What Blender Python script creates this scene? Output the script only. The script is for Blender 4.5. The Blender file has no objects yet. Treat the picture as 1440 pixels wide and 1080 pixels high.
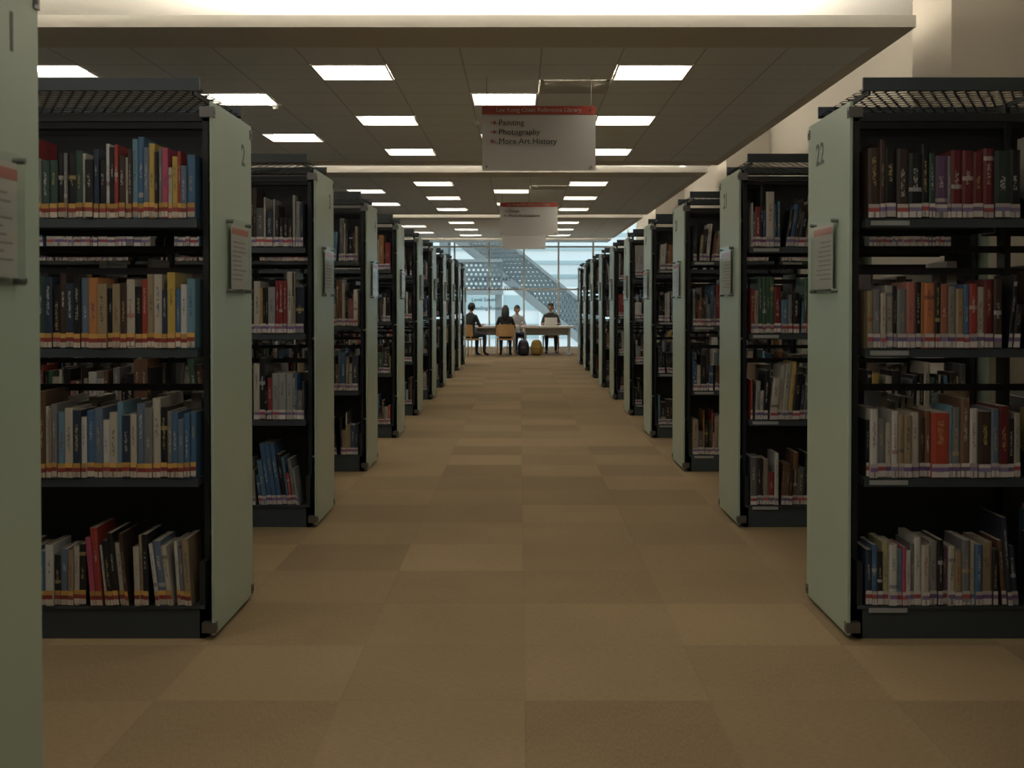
import bpy, math, random
from mathutils import Vector, Matrix
random.seed(7)
scene = bpy.context.scene
COL = scene.collection
scene.view_settings.view_transform = 'Standard'
scene.view_settings.look = 'None'
scene.view_settings.exposure = 0.0

# ---------------------------------------------------------------- materials
def new_mat(name):
    m = bpy.data.materials.new(name); m.use_nodes = True
    nt = m.node_tree
    return m, nt, nt.nodes['Principled BSDF']
def simple(name, col, rough=0.5, metal=0.0, noise=0.0, nscale=20, bump=0.0, spec=0.5):
    m, nt, b = new_mat(name)
    b.inputs['Base Color'].default_value = (*col, 1)
    b.inputs['Roughness'].default_value = rough
    b.inputs['Metallic'].default_value = metal
    b.inputs['Specular IOR Level'].default_value = spec
    if noise > 0 or bump > 0:
        tc = nt.nodes.new('ShaderNodeTexCoord'); n = nt.nodes.new('ShaderNodeTexNoise')
        n.inputs['Scale'].default_value = nscale; n.inputs['Detail'].default_value = 4
        nt.links.new(tc.outputs['Object'], n.inputs['Vector'])
        r = nt.nodes.new('ShaderNodeMapRange')
        r.inputs['To Min'].default_value = 1 - noise; r.inputs['To Max'].default_value = 1 + noise
        nt.links.new(n.outputs['Fac'], r.inputs['Value'])
        mx = nt.nodes.new('ShaderNodeVectorMath'); mx.operation = 'SCALE'
        mx.inputs[0].default_value = col
        nt.links.new(r.outputs['Result'], mx.inputs['Scale'])
        nt.links.new(mx.outputs['Vector'], b.inputs['Base Color'])
        if bump > 0:
            bp = nt.nodes.new('ShaderNodeBump'); bp.inputs['Strength'].default_value = bump
            bp.inputs['Distance'].default_value = 0.01
            nt.links.new(n.outputs['Fac'], bp.inputs['Height']); nt.links.new(bp.outputs['Normal'], b.inputs['Normal'])
    return m
def emis(name, col, s):
    m, nt, b = new_mat(name)
    b.inputs['Base Color'].default_value = (*col, 1)
    b.inputs['Emission Color'].default_value = (*col, 1)
    b.inputs['Emission Strength'].default_value = s
    return m

M_steel = simple('shelf_steel', (0.033, 0.043, 0.048), 0.45, 0.0, 0.1, 8)
M_black = simple('upright_black', (0.010, 0.012, 0.013), 0.5, 0, 0.1, 8)
M_glass = simple('frosted_green_glass', (0.30, 0.365, 0.285), 0.32, 0, 0.05, 2.5)
M_clip = simple('metal_clip', (0.16, 0.16, 0.155), 0.35, 0.8, 0.05)
M_paper = simple('paper_white', (0.50, 0.46, 0.42), 0.7, 0, 0.04, 30)
M_paperred = simple('paper_red', (0.45, 0.12, 0.09), 0.6, 0, 0.04, 30)
M_ink = simple('ink_grey', (0.10, 0.10, 0.09), 0.6, 0, 0.04)
M_inkl = simple('ink_light', (0.25, 0.22, 0.20), 0.6, 0, 0.04)
M_card = simple('shelf_label_card', (0.26, 0.27, 0.26), 0.6, 0, 0.1, 40)
M_plaster = simple('plaster_white', (0.66, 0.63, 0.57), 0.85, 0, 0.03, 3)
M_wall = simple('wall_paint', (0.42, 0.385, 0.325), 0.85, 0, 0.03, 2)
M_upper = simple('upper_ceiling_paint', (0.84, 0.82, 0.78), 0.9, 0, 0.02, 2)
M_light = emis('light_panel', (1.0, 0.945, 0.825), 11.2)
M_cove = emis('cove_led', (1.0, 0.93, 0.80), 40.0)
M_cove2 = emis('cove_led_side', (1.0, 0.92, 0.79), 11.0)
M_white = simple('white_enamel', (0.75, 0.73, 0.68), 0.4, 0, 0.02)
M_dark = simple('dark_plastic', (0.02, 0.02, 0.022), 0.4, 0, 0.1)
M_wood = simple('beech_wood', (0.50, 0.30, 0.13), 0.45, 0, 0.18, 14)
M_table = simple('table_laminate', (0.62, 0.58, 0.52), 0.35, 0, 0.03)
M_alu = simple('aluminium', (0.55, 0.57, 0.58), 0.4, 0.5, 0.03)
M_sign = simple('sign_acrylic', (0.52, 0.50, 0.46), 0.35, 0, 0.03, 4)
M_signred = simple('sign_red', (0.38, 0.06, 0.04), 0.4, 0, 0.03, 4)
M_signtxt = simple('sign_text', (0.03, 0.028, 0.028), 0.5, 0, 0.03)
M_signarrow = simple('sign_arrow_red', (0.4, 0.03, 0.03), 0.5, 0, 0.03)
M_yellow = simple('yellow_fabric', (0.28, 0.18, 0.03), 0.8, 0, 0.1, 30)

def mat_acrylic(name, transp=0.75):
    m = bpy.data.materials.new(name); m.use_nodes = True; nt = m.node_tree
    nt.nodes.clear()
    o = nt.nodes.new('ShaderNodeOutputMaterial'); mx = nt.nodes.new('ShaderNodeMixShader')
    t = nt.nodes.new('ShaderNodeBsdfTransparent'); g = nt.nodes.new('ShaderNodeBsdfGlossy')
    t.inputs['Color'].default_value = (0.96, 0.98, 0.97, 1); g.inputs['Roughness'].default_value = 0.08
    mx.inputs['Fac'].default_value = 1 - transp
    nt.links.new(t.outputs[0], mx.inputs[1]); nt.links.new(g.outputs[0], mx.inputs[2]); nt.links.new(mx.outputs[0], o.inputs[0])
    return m
M_acr = mat_acrylic('clear_acrylic', 0.86)
M_pane = mat_acrylic('window_glass', 0.96)

def mat_perf(name, col, px, py, rad, axes=('X', 'Y'), stag=True):
    m, nt, b = new_mat(name)
    b.inputs['Base Color'].default_value = (*col, 1); b.inputs['Roughness'].default_value = 0.45
    tc = nt.nodes.new('ShaderNodeTexCoord'); sp = nt.nodes.new('ShaderNodeSeparateXYZ')
    nt.links.new(tc.outputs['Object'], sp.inputs[0])
    def mth(op, a, c=None, d=None):
        n = nt.nodes.new('ShaderNodeMath'); n.operation = op
        for i, v in enumerate((a, c, d)):
            if v is None: continue
            if isinstance(v, (int, float)): n.inputs[i].default_value = v
            else: nt.links.new(v, n.inputs[i])
        return n.outputs[0]
    vy = mth('DIVIDE', sp.outputs[axes[1]], py)
    row = mth('FLOOR', vy)
    off = mth('MULTIPLY', mth('MODULO', mth('ABSOLUTE', row), 2.0), 0.5 if stag else 0.0)
    vx = mth('ADD', mth('DIVIDE', sp.outputs[axes[0]], px), off)
    fx = mth('MULTIPLY', mth('SUBTRACT', mth('FRACT', vx), 0.5), px)
    fy = mth('MULTIPLY', mth('SUBTRACT', mth('FRACT', vy), 0.5), py)
    d = mth('SQRT', mth('ADD', mth('MULTIPLY', fx, fx), mth('MULTIPLY', fy, fy)))
    solid = mth('GREATER_THAN', d, rad)
    nt.links.new(solid, b.inputs['Alpha'])
    return m
M_perf = mat_perf('perforated_steel', (0.045, 0.05, 0.052), 0.045, 0.045, 0.0175)
M_perfout = mat_perf('perforated_parapet', (0.11, 0.145, 0.155), 0.16, 0.16, 0.045, ('X', 'Z'))

def mat_carpet():
    m, nt, b = new_mat('carpet_tiles'); T = 0.61
    b.inputs['Roughness'].default_value = 0.95; b.inputs['Specular IOR Level'].default_value = 0.15
    N = nt.nodes.new; L = nt.links.new
    g = N('ShaderNodeNewGeometry')
    mp = N('ShaderNodeVectorMath'); mp.operation = 'SUBTRACT'; mp.inputs[1].default_value = (0.015, 4.34, 0)
    L(g.outputs['Position'], mp.inputs[0])
    sc = N('ShaderNodeVectorMath'); sc.operation = 'SCALE'; sc.inputs['Scale'].default_value = 1 / T; L(mp.outputs[0], sc.inputs[0])
    fl = N('ShaderNodeVectorMath'); fl.operation = 'FLOOR'; L(sc.outputs[0], fl.inputs[0])
    fr = N('ShaderNodeVectorMath'); fr.operation = 'FRACTION'; L(sc.outputs[0], fr.inputs[0])
    fs = N('ShaderNodeSeparateXYZ'); L(fl.outputs[0], fs.inputs[0])
    cb = N('ShaderNodeCombineXYZ'); L(fs.outputs[0], cb.inputs[0]); L(fs.outputs[1], cb.inputs[1])
    wn = N('ShaderNodeTexWhiteNoise'); wn.noise_dimensions = '2D'; L(cb.outputs[0], wn.inputs['Vector'])
    def mth(op, a, c=None, clamp=False):
        n = N('ShaderNodeMath'); n.operation = op; n.use_clamp = clamp
        for i, v in enumerate((a, c)):
            if v is None: continue
            if isinstance(v, (int, float)): n.inputs[i].default_value = v
            else: L(v, n.inputs[i])
        return n.outputs[0]
    chk = mth('MULTIPLY', mth('FRACT', mth('MULTIPLY', mth('ADD', fs.outputs[0], fs.outputs[1]), 0.5)), 2.0)
    n1 = N('ShaderNodeTexNoise'); n1.inputs['Scale'].default_value = 1; n1.inputs['Detail'].default_value = 3
    m1 = N('ShaderNodeMapping'); m1.inputs['Scale'].default_value = (260, 40, 1); L(g.outputs['Position'], m1.inputs[0]); L(m1.outputs[0], n1.inputs['Vector'])
    n2 = N('ShaderNodeTexNoise'); n2.inputs['Scale'].default_value = 1; n2.inputs['Detail'].default_value = 3
    m2 = N('ShaderNodeMapping'); m2.inputs['Scale'].default_value = (40, 260, 1); L(g.outputs['Position'], m2.inputs[0]); L(m2.outputs[0], n2.inputs['Vector'])
    mixn = N('ShaderNodeMix'); L(chk, mixn.inputs['Factor']); L(n1.outputs['Fac'], mixn.inputs[2]); L(n2.outputs['Fac'], mixn.inputs[3])
    big = N('ShaderNodeTexNoise'); big.inputs['Scale'].default_value = 1.2; big.inputs['Detail'].default_value = 3; L(g.outputs['Position'], big.inputs['Vector'])
    v = mth('ADD', 0.73, mth('MULTIPLY', wn.outputs['Value'], 0.21))
    v = mth('ADD', v, mth('MULTIPLY', chk, 0.04))
    v = mth('ADD', v, mth('MULTIPLY', mth('SUBTRACT', mixn.outputs[0], 0.5), 0.6))
    v = mth('ADD', v, mth('MULTIPLY', mth('SUBTRACT', big.outputs['Fac'], 0.5), 0.25))
    s2 = N('ShaderNodeSeparateXYZ'); L(fr.outputs[0], s2.inputs[0])
    ex = mth('LESS_THAN', mth('MINIMUM', s2.outputs[0], s2.outputs[1]), 0.010)
    v = mth('MULTIPLY', v, mth('SUBTRACT', 1.0, mth('MULTIPLY', ex, 0.08)))
    vm = N('ShaderNodeVectorMath'); vm.operation = 'SCALE'; vm.inputs[0].default_value = (0.242, 0.171, 0.092)
    L(v, vm.inputs['Scale']); L(vm.outputs[0], b.inputs['Base Color'])
    bp = N('ShaderNodeBump'); bp.inputs['Strength'].default_value = 0.3; bp.inputs['Distance'].default_value = 0.003
    L(mixn.outputs[0], bp.inputs['Height']); L(bp.outputs[0], b.inputs['Normal'])
    return m
M_carpet = mat_carpet()

def mat_tile():
    m, nt, b = new_mat('ceiling_tile'); N = nt.nodes.new; L = nt.links.new
    b.inputs['Roughness'].default_value = 0.9
    uv = N('ShaderNodeUVMap'); s = N('ShaderNodeSeparateXYZ'); L(uv.outputs[0], s.inputs[0])
    def mth(op, a, c=None):
        n = N('ShaderNodeMath'); n.operation = op
        for i, v in enumerate((a, c)):
            if v is None: continue
            if isinstance(v, (int, float)): n.inputs[i].default_value = v
            else: L(v, n.inputs[i])
        return n.outputs[0]
    ax = mth('ABSOLUTE', mth('SUBTRACT', s.outputs[0], 0.5)); ay = mth('ABSOLUTE', mth('SUBTRACT', s.outputs[1], 0.5))
    e = mth('GREATER_THAN', mth('MAXIMUM', ax, ay), 0.488)
    no = N('ShaderNodeTexNoise'); no.inputs['Scale'].default_value = 90
    g = N('ShaderNodeNewGeometry'); L(g.outputs['Position'], no.inputs['Vector'])
    k = mth('MULTIPLY', mth('SUBTRACT', 1.0, mth('MULTIPLY', e, 0.3)), mth('ADD', 0.9, mth('MULTIPLY', no.outputs['Fac'], 0.2)))
    vm = N('ShaderNodeVectorMath'); vm.operation = 'SCALE'; vm.inputs[0].default_value = (0.80, 0.84, 0.87)
    L(k, vm.inputs['Scale']); L(vm.outputs[0], b.inputs['Base Color'])
    return m
M_tile = mat_tile()

def mat_books():
    m, nt, b = new_mat('book_covers'); N = nt.nodes.new; L = nt.links.new
    b.inputs['Roughness'].default_value = 0.34; b.inputs['Specular IOR Level'].default_value = 0.4
    c = N('ShaderNodeAttribute'); c.attribute_name = 'col'
    t = N('ShaderNodeAttribute'); t.attribute_name = 'ttl'
    uv = N('ShaderNodeUVMap'); s = N('ShaderNodeSeparateXYZ'); L(uv.outputs[0], s.inputs[0])
    def mth(op, a, c=None):
        n = N('ShaderNodeMath'); n.operation = op
        for i, v in enumerate((a, c)):
            if v is None: continue
            if isinstance(v, (int, float)): n.inputs[i].default_value = v
            else: L(v, n.inputs[i])
        return n.outputs[0]
    u, v, rnd = s.outputs[0], s.outputs[1], t.outputs['Alpha']
    cu = mth('FLOOR', mth('MULTIPLY', u, 9.0)); cv = mth('FLOOR', mth('MULTIPLY', v, 48.0))
    cb = N('ShaderNodeCombineXYZ'); L(cu, cb.inputs[0]); L(cv, cb.inputs[1]); L(mth('MULTIPLY', rnd, 977.0), cb.inputs[2])
    wn = N('ShaderNodeTexWhiteNoise'); L(cb.outputs[0], wn.inputs['Vector'])
    mask = mth('GREATER_THAN', wn.outputs['Value'], 0.55)
    mask = mth('MULTIPLY', mask, mth('LESS_THAN', mth('ABSOLUTE', mth('SUBTRACT', u, 0.5)), 0.16))
    mid = mth('ADD', 0.5, mth('MULTIPLY', rnd, 0.2)); half = mth('ADD', 0.07, mth('MULTIPLY', mth('FRACT', mth('MULTIPLY', rnd, 17.0)), 0.16))
    mask = mth('MULTIPLY', mask, mth('LESS_THAN', mth('ABSOLUTE', mth('SUBTRACT', v, mid)), half))
    mask = mth('MULTIPLY', mask, 0.7)
    bandc = mth('FRACT', mth('MULTIPLY', rnd, 7.3)); has = mth('GREATER_THAN', mth('FRACT', mth('MULTIPLY', rnd, 31.0)), 0.84)
    band = mth('MULTIPLY', has, mth('LESS_THAN', mth('ABSOLUTE', mth('SUBTRACT', v, mth('ADD', 0.25, mth('MULTIPLY', bandc, 0.65)))), 0.03))
    band = mth('MULTIPLY', mth('MULTIPLY', band, 0.6), mth('GREATER_THAN', u, -0.01))
    mask = mth('MAXIMUM', mask, band)
    mx = N('ShaderNodeMix'); mx.data_type = 'RGBA'; L(mask, mx.inputs['Factor']); L(c.outputs['Color'], mx.inputs[6]); L(t.outputs['Color'], mx.inputs[7])
    L(mx.outputs[2], b.inputs['Base Color'])
    return m
M_books = mat_books()

# ---------------------------------------------------------------- mesh builder
class MB:
    def __init__(s): s.v = []; s.f = []; s.m = []
    def quad(s, a, b, c, d, m=0):
        n = len(s.v); s.v += [a, b, c, d]; s.f.append((n, n+1, n+2, n+3)); s.m.append(m)
    def box(s, x0, x1, y0, y1, z0, z1, m=0):
        if x0 > x1: x0, x1 = x1, x0
        if y0 > y1: y0, y1 = y1, y0
        n = len(s.v)
        s.v += [(x0,y0,z0),(x1,y0,z0),(x1,y1,z0),(x0,y1,z0),(x0,y0,z1),(x1,y0,z1),(x1,y1,z1),(x0,y1,z1)]
        for f in ((0,3,2,1),(4,5,6,7),(0,1,5,4),(1,2,6,5),(2,3,7,6),(3,0,4,7)):
            s.f.append(tuple(n+i for i in f)); s.m.append(m)
    def cyl(s, p0, p1, r0, r1=None, m=0, seg=12, caps=True):
        if r1 is None: r1 = r0
        p0 = Vector(p0); p1 = Vector(p1); d = (p1-p0).normalized()
        a = d.orthogonal().normalized(); b = d.cross(a); n = len(s.v)
        for p, r in ((p0, r0), (p1, r1)):
            for i in range(seg):
                t = 2*math.pi*i/seg; s.v.append(tuple(p + a*math.cos(t)*r + b*math.sin(t)*r))
        for i in range(seg):
            j = (i+1) % seg; s.f.append((n+i, n+j, n+seg+j, n+seg+i)); s.m.append(m)
        if caps:
            s.f.append(tuple(n+i for i in reversed(range(seg)))); s.m.append(m)
            s.f.append(tuple(n+seg+i for i in range(seg))); s.m.append(m)
    def ball(s, c, r, m=0, seg=12, rings=8, fn=None):
        rx, ry, rz = r if isinstance(r, tuple) else (r, r, r); n = len(s.v)
        for i in range(rings+1):
            ph = math.pi*i/rings
            for j in range(seg):
                th = 2*math.pi*j/seg
                p = Vector((math.sin(ph)*math.cos(th), math.sin(ph)*math.sin(th), math.cos(ph)))
                if fn: p = fn(p)
                s.v.append((c[0]+p.x*rx, c[1]+p.y*ry, c[2]+p.z*rz))
        for i in range(rings):
            for j in range(seg):
                k = (j+1) % seg
                s.f.append((n+i*seg+j, n+(i+1)*seg+j, n+(i+1)*seg+k, n+i*seg+k)); s.m.append(m)
    def build(s, name, mats, parent=None, loc=(0,0,0), smooth=False, bevel=0):
        me = bpy.data.meshes.new(name); me.from_pydata(s.v, [], s.f)
        for m in mats: me.materials.append(m)
        me.polygons.foreach_set('material_index', s.m)
        if smooth: me.polygons.foreach_set('use_smooth', [True]*len(s.f))
        me.update()
        return put(name, me, parent, loc, bevel)
def put(name, me, parent=None, loc=(0,0,0), bevel=0):
    ob = bpy.data.objects.new(name, me); COL.objects.link(ob); ob.location = loc
    if parent: ob.parent = parent
    if bevel:
        b = ob.modifiers.new('bevel', 'BEVEL'); b.width = bevel; b.segments = 2; b.limit_method = 'ANGLE'
    return ob
def empty(name, loc=(0,0,0), rotz=0):
    e = bpy.data.objects.new(name, None); COL.objects.link(e); e.location = loc; e.rotation_euler = (0,0,rotz)
    e.empty_display_size = 0.2
    return e
def text(name, s, size, mat, parent, M, align='LEFT', ext=0.0004, offset=0.0):
    cu = bpy.data.curves.new(name, 'FONT'); cu.body = s; cu.size = size; cu.align_x = align; cu.extrude = ext; cu.offset = offset
    cu.resolution_u = 3
    ob = bpy.data.objects.new(name, cu); COL.objects.link(ob)
    bpy.context.view_layer.update()
    dg = bpy.context.evaluated_depsgraph_get()
    me = bpy.data.meshes.new_from_object(ob.evaluated_get(dg)); bpy.data.objects.remove(ob)
    me.materials.clear(); me.materials.append(mat)
    o = bpy.data.objects.new(name, me); COL.objects.link(o); o.parent = parent; o.matrix_local = M
    return o
def frame(o, x, y):
    x = Vector(x); y = Vector(y); z = x.cross(y)
    return Matrix(((x.x,y.x,z.x,o[0]),(x.y,y.y,z.y,o[1]),(x.z,y.z,z.z,o[2]),(0,0,0,1)))

# ---------------------------------------------------------------- dimensions
XL, XR = -1.185, 1.273
Y0, PITCH, DEP = 4.40, 2.22, 0.63
SHELF_Z = [0.13, 0.63, 1.135, 1.64]
CZ = 3.11
WX0, WX1, WY0, WY1 = -6.0, 3.45, -3.0, 33.5
UZ = 3.80

# ---------------------------------------------------------------- books
BK_A = 0.62
PAL = [((0.02,0.02,0.022),20),((0.035,0.045,0.07),9),((0.05,0.035,0.028),10),((0.5,0.46,0.38),9),((0.62,0.6,0.55),8),
       ((0.33,0.27,0.19),8),((0.26,0.03,0.03),4),((0.42,0.06,0.04),3),((0.05,0.12,0.24),4),((0.10,0.22,0.33),3),
       ((0.45,0.2,0.06),3),((0.55,0.38,0.08),2),((0.06,0.13,0.08),3),((0.15,0.15,0.15),8),((0.28,0.29,0.28),6),((0.4,0.15,0.14),2),((0.16,0.08,0.04),6)]
PC = [p for p, w in PAL for _ in range(w)]
def jit(c, a=0.25):
    k = 1 + random.uniform(-a, a); return tuple(min(0.8, x*k) for x in c)
class Books:
    def __init__(s): s.v=[]; s.f=[]; s.c=[]; s.t=[]; s.uv=[]
    def face(s, idx, col, ttl=(0,0,0), uv=None, rnd=0.0):
        s.f.append(idx)
        for k in range(len(idx)):
            s.c += [col[0],col[1],col[2],1.0]; s.t += [ttl[0],ttl[1],ttl[2],rnd]
            if uv: s.uv += list(uv[k])
            else: s.uv += [-5.0,-5.0]
    def book(s, T, lx, ly, z, w, d, h, lean, col, scheme, detail, sticker=True):
        g = sum(col)/3; col = tuple((x*0.88+g*0.12)*BK_A for x in col)
        rnd = random.random(); lum = sum(col)/3
        ttl = random.choice([(0.4,0.38,0.33),(0.36,0.28,0.12),(0.4,0.4,0.4)]) if lum < 0.15 else random.choice([(0.03,0.03,0.03),(0.2,0.03,0.03),(0.03,0.05,0.12)])
        def P(x, y, zz): return T(lx + x + lean*zz, ly + y, z + zz)
        page = random.choice([(0.36,0.31,0.24),(0.42,0.38,0.32),(0.28,0.23,0.17)])
        n = len(s.v)
        if detail:
            b = min(0.004, w*0.15)
            pl = [(0,d),(0,b),(w*0.25,0),(w*0.75,0),(w,b),(w,d)]
            i = 0.0025
            il = [(i,d-i),(i,b+i),(w*0.28,i+0.001),(w*0.72,i+0.001),(w-i,b+i),(w-i,d-i)]
            us = [0,0,0.25,0.75,1,1]
            for zz in (0, h):
                for x, y in pl: s.v.append(P(x, y, zz))
            for zz in (h, h-0.005):
                for x, y in il: s.v.append(P(x, y, zz))
            for k in range(6):
                j = (k+1) % 6
                f = (n+k, n+j, n+6+j, n+6+k)
                if k in (1,2,3): s.face(f, col, ttl, [(us[k],0),(us[j],0),(us[j],1),(us[k],1)], rnd)
                elif k == 5: s.face(f, page)
                else: s.face(f, col)
                s.face((n+6+k, n+6+j, n+12+j, n+12+k), col)
                s.face((n+12+k, n+12+j, n+18+j, n+18+k), page)
            s.face(tuple(n+18+k for k in range(6)), page)
        else:
            for zz in (0, h):
                for x, y in ((0,0),(w,0),(w,d),(0,d)): s.v.append(P(x, y, zz))
            s.face((n,n+1,n+5,n+4), col, ttl, [(0,0),(1,0),(1,1),(0,1)], rnd)
            s.face((n+1,n+2,n+6,n+5), col); s.face((n+3,n,n+4,n+7), col)
            s.face((n+2,n+3,n+7,n+6), page); s.face((n+4,n+5,n+6,n+7), page)
        if sticker:
            if scheme == 0:
                bands = [(0.003,0.024,(0.42,0.36,0.29)),(0.024,0.040,(0.21,0.04,0.035)),(0.040,0.058,(0.42,0.25,0.07))]
            else:
                bands = [(0.003,0.026,(0.44,0.41,0.39)),(0.026,0.042,random.choice([(0.14,0.09,0.2),(0.16,0.13,0.22),(0.30,0.07,0.07)])),(0.042,0.056,(0.40,0.36,0.33))]
            e = 0.0012; x0 = w*0.02; x1 = w*0.98
            dz = random.uniform(-0.003, 0.003)
            for a, c, bc in bands:
                n = len(s.v)
                a2 = max(0.002, a+dz); c2 = c+dz
                s.v += [P(x0,-e,a2),P(x1,-e,a2),P(x1,-e,c2),P(x0,-e,c2)]
                s.face((n,n+1,n+2,n+3), jit(bc,0.25), (0.05,0.05,0.05), [(0,0.5),(1,0.5),(1,0.52),(0,0.52)] if a < 0.01 else None, rnd)
    def build(s, name, loc):
        me = bpy.data.meshes.new(name); me.from_pydata(s.v, [], s.f)
        a = me.color_attributes.new('col','FLOAT_COLOR','CORNER'); a.data.foreach_set('color', s.c)
        a = me.color_attributes.new('ttl','FLOAT_COLOR','CORNER'); a.data.foreach_set('color', s.t)
        u = me.uv_layers.new(name='UVMap'); u.data.foreach_set('uv', s.uv)
        me.materials.append(M_books); me.update()
        return put(name, me, None, loc)

def shelf_run(B, T, x0, x1, z, scheme, detail, fill=0.95, hmean=0.245, preset=None, hmax=0.36):
    x = x0; end = x0 + (x1-x0)*fill; lean = 0.0; i = 0; grp = 0; gcol = None; gh = hmean; gw = 0.02
    while True:
        if preset and i < len(preset):
            p = preset[i]; w, h, col = p[0], p[1]*random.uniform(0.88,1.09), p[2]; newlean = p[3] if len(p) > 3 else 0.0
        else:
            if preset and i == len(preset): newlean = 0.0
            if grp <= 0:
                grp = 1 if random.random() < 0.88 else random.randint(2, 4)
                gcol = jit(random.choice(PC)); gh = min(hmax, max(0.17, random.gauss(hmean, 0.050))); gw = random.choice([0.008,0.011,0.015,0.02,0.024,0.03,0.042])*random.uniform(0.85,1.15)
                newlean = lean if random.random() < 0.86 else random.choice([0,0,0,0.09,-0.08,0.14,0.05])
            grp -= 1; w, h, col = gw, gh, gcol
        if newlean != lean:
            x += abs(newlean-lean)*h*0.95 + 0.002; lean = newlean
        if x + w > end or x + w + max(0, lean*h) > x1 - 0.004: break
        if x + lean*h < x0 - 0.0 and lean < 0: x = x0 - lean*h + 0.002; 
        B.book(T, x, 0.018 + random.uniform(-0.006, 0.010), z+0.002, w, min(0.25, h*random.uniform(0.68, 0.8)), h, lean, col, scheme, detail)
        x += w + 0.0008; i += 1
        if i > 200: break

K=(0.02,0.02,0.022); NV=(0.03,0.05,0.09); BR=(0.07,0.04,0.03); CR=(0.55,0.5,0.4); WH=(0.65,0.63,0.58); TN=(0.38,0.28,0.16); RD=(0.42,0.05,0.035)
DR=(0.17,0.02,0.025); BL=(0.07,0.17,0.32); LB=(0.16,0.32,0.42); OR=(0.6,0.24,0.06); YL=(0.62,0.42,0.07); PK=(0.55,0.08,0.16); GY=(0.22,0.22,0.22); GN=(0.04,0.09,0.07); PU=(0.16,0.08,0.17); SB=(0.14,0.2,0.28)
PRE_L = {
 3: [(0.03,0.235,BL),(0.022,0.22,SB),(0.012,0.24,RD),(0.02,0.24,YL),(0.014,0.22,CR),(0.022,0.265,PK),(0.015,0.25,GY),(0.012,0.26,K),(0.022,0.27,YL),(0.02,0.255,SB),(0.024,0.3,BL),(0.02,0.31,LB),(0.014,0.26,BR),(0.012,0.24,CR),(0.025,0.26,BR),(0.014,0.27,RD),(0.02,0.28,K),(0.012,0.27,WH),(0.026,0.25,K),(0.02,0.26,NV),(0.03,0.25,K),(0.012,0.24,CR),(0.026,0.26,GN),(0.03,0.25,K),(0.012,0.24,GY),(0.026,0.26,K),(0.03,0.25,GN),(0.03,0.24,GN),(0.02,0.25,GY)],
 2: [(0.03,0.27,LB),(0.024,0.25,WH),(0.02,0.26,BL),(0.03,0.28,YL),(0.02,0.25,NV),(0.03,0.3,CR),(0.028,0.29,TN),(0.02,0.26,RD),(0.026,0.27,K),(0.03,0.25,CR),(0.024,0.25,BR),(0.03,0.24,TN),(0.02,0.25,K),(0.035,0.28,TN),(0.035,0.28,OR),(0.03,0.26,SB),(0.026,0.27,K),(0.03,0.28,NV),(0.022,0.28,BR),(0.03,0.26,K),(0.03,0.28,NV),(0.035,0.27,GN)],
 1: [(0.022,0.24,BL),(0.022,0.24,BL),(0.022,0.24,SB),(0.02,0.25,BL),(0.02,0.27,GY),(0.026,0.27,K),(0.03,0.3,CR),(0.03,0.27,GY),(0.03,0.29,SB),(0.025,0.28,CR),(0.03,0.24,NV),(0.02,0.28,LB),(0.03,0.26,CR),(0.025,0.25,WH),(0.03,0.26,SB),(0.03,0.25,BL),(0.02,0.25,WH),(0.03,0.26,NV),(0.03,0.25,CR),(0.03,0.27,LB),(0.02,0.27,GY)],
 0: [(0.024,0.24,TN,0.06),(0.02,0.23,GY,0.06),(0.012,0.25,WH,0.06),(0.02,0.24,CR,0.12),(0.03,0.24,SB,0.12),(0.014,0.25,WH,0.12),(0.02,0.27,K,0.03),(0.012,0.28,TN,0.03),(0.022,0.25,CR,0.03),(0.012,0.26,BR,0.1),(0.024,0.26,CR,0.1),(0.022,0.28,K,0.1),(0.022,0.27,K,0.1),(0.012,0.26,WH,0.1),(0.026,0.28,RD,0.08),(0.02,0.3,PK,0.08),(0.026,0.26,K,0.0),(0.022,0.25,CR),(0.02,0.24,TN),(0.03,0.24,SB),(0.024,0.22,K),(0.03,0.22,WH),(0.03,0.21,BL),(0.03,0.22,NV)]}
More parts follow.
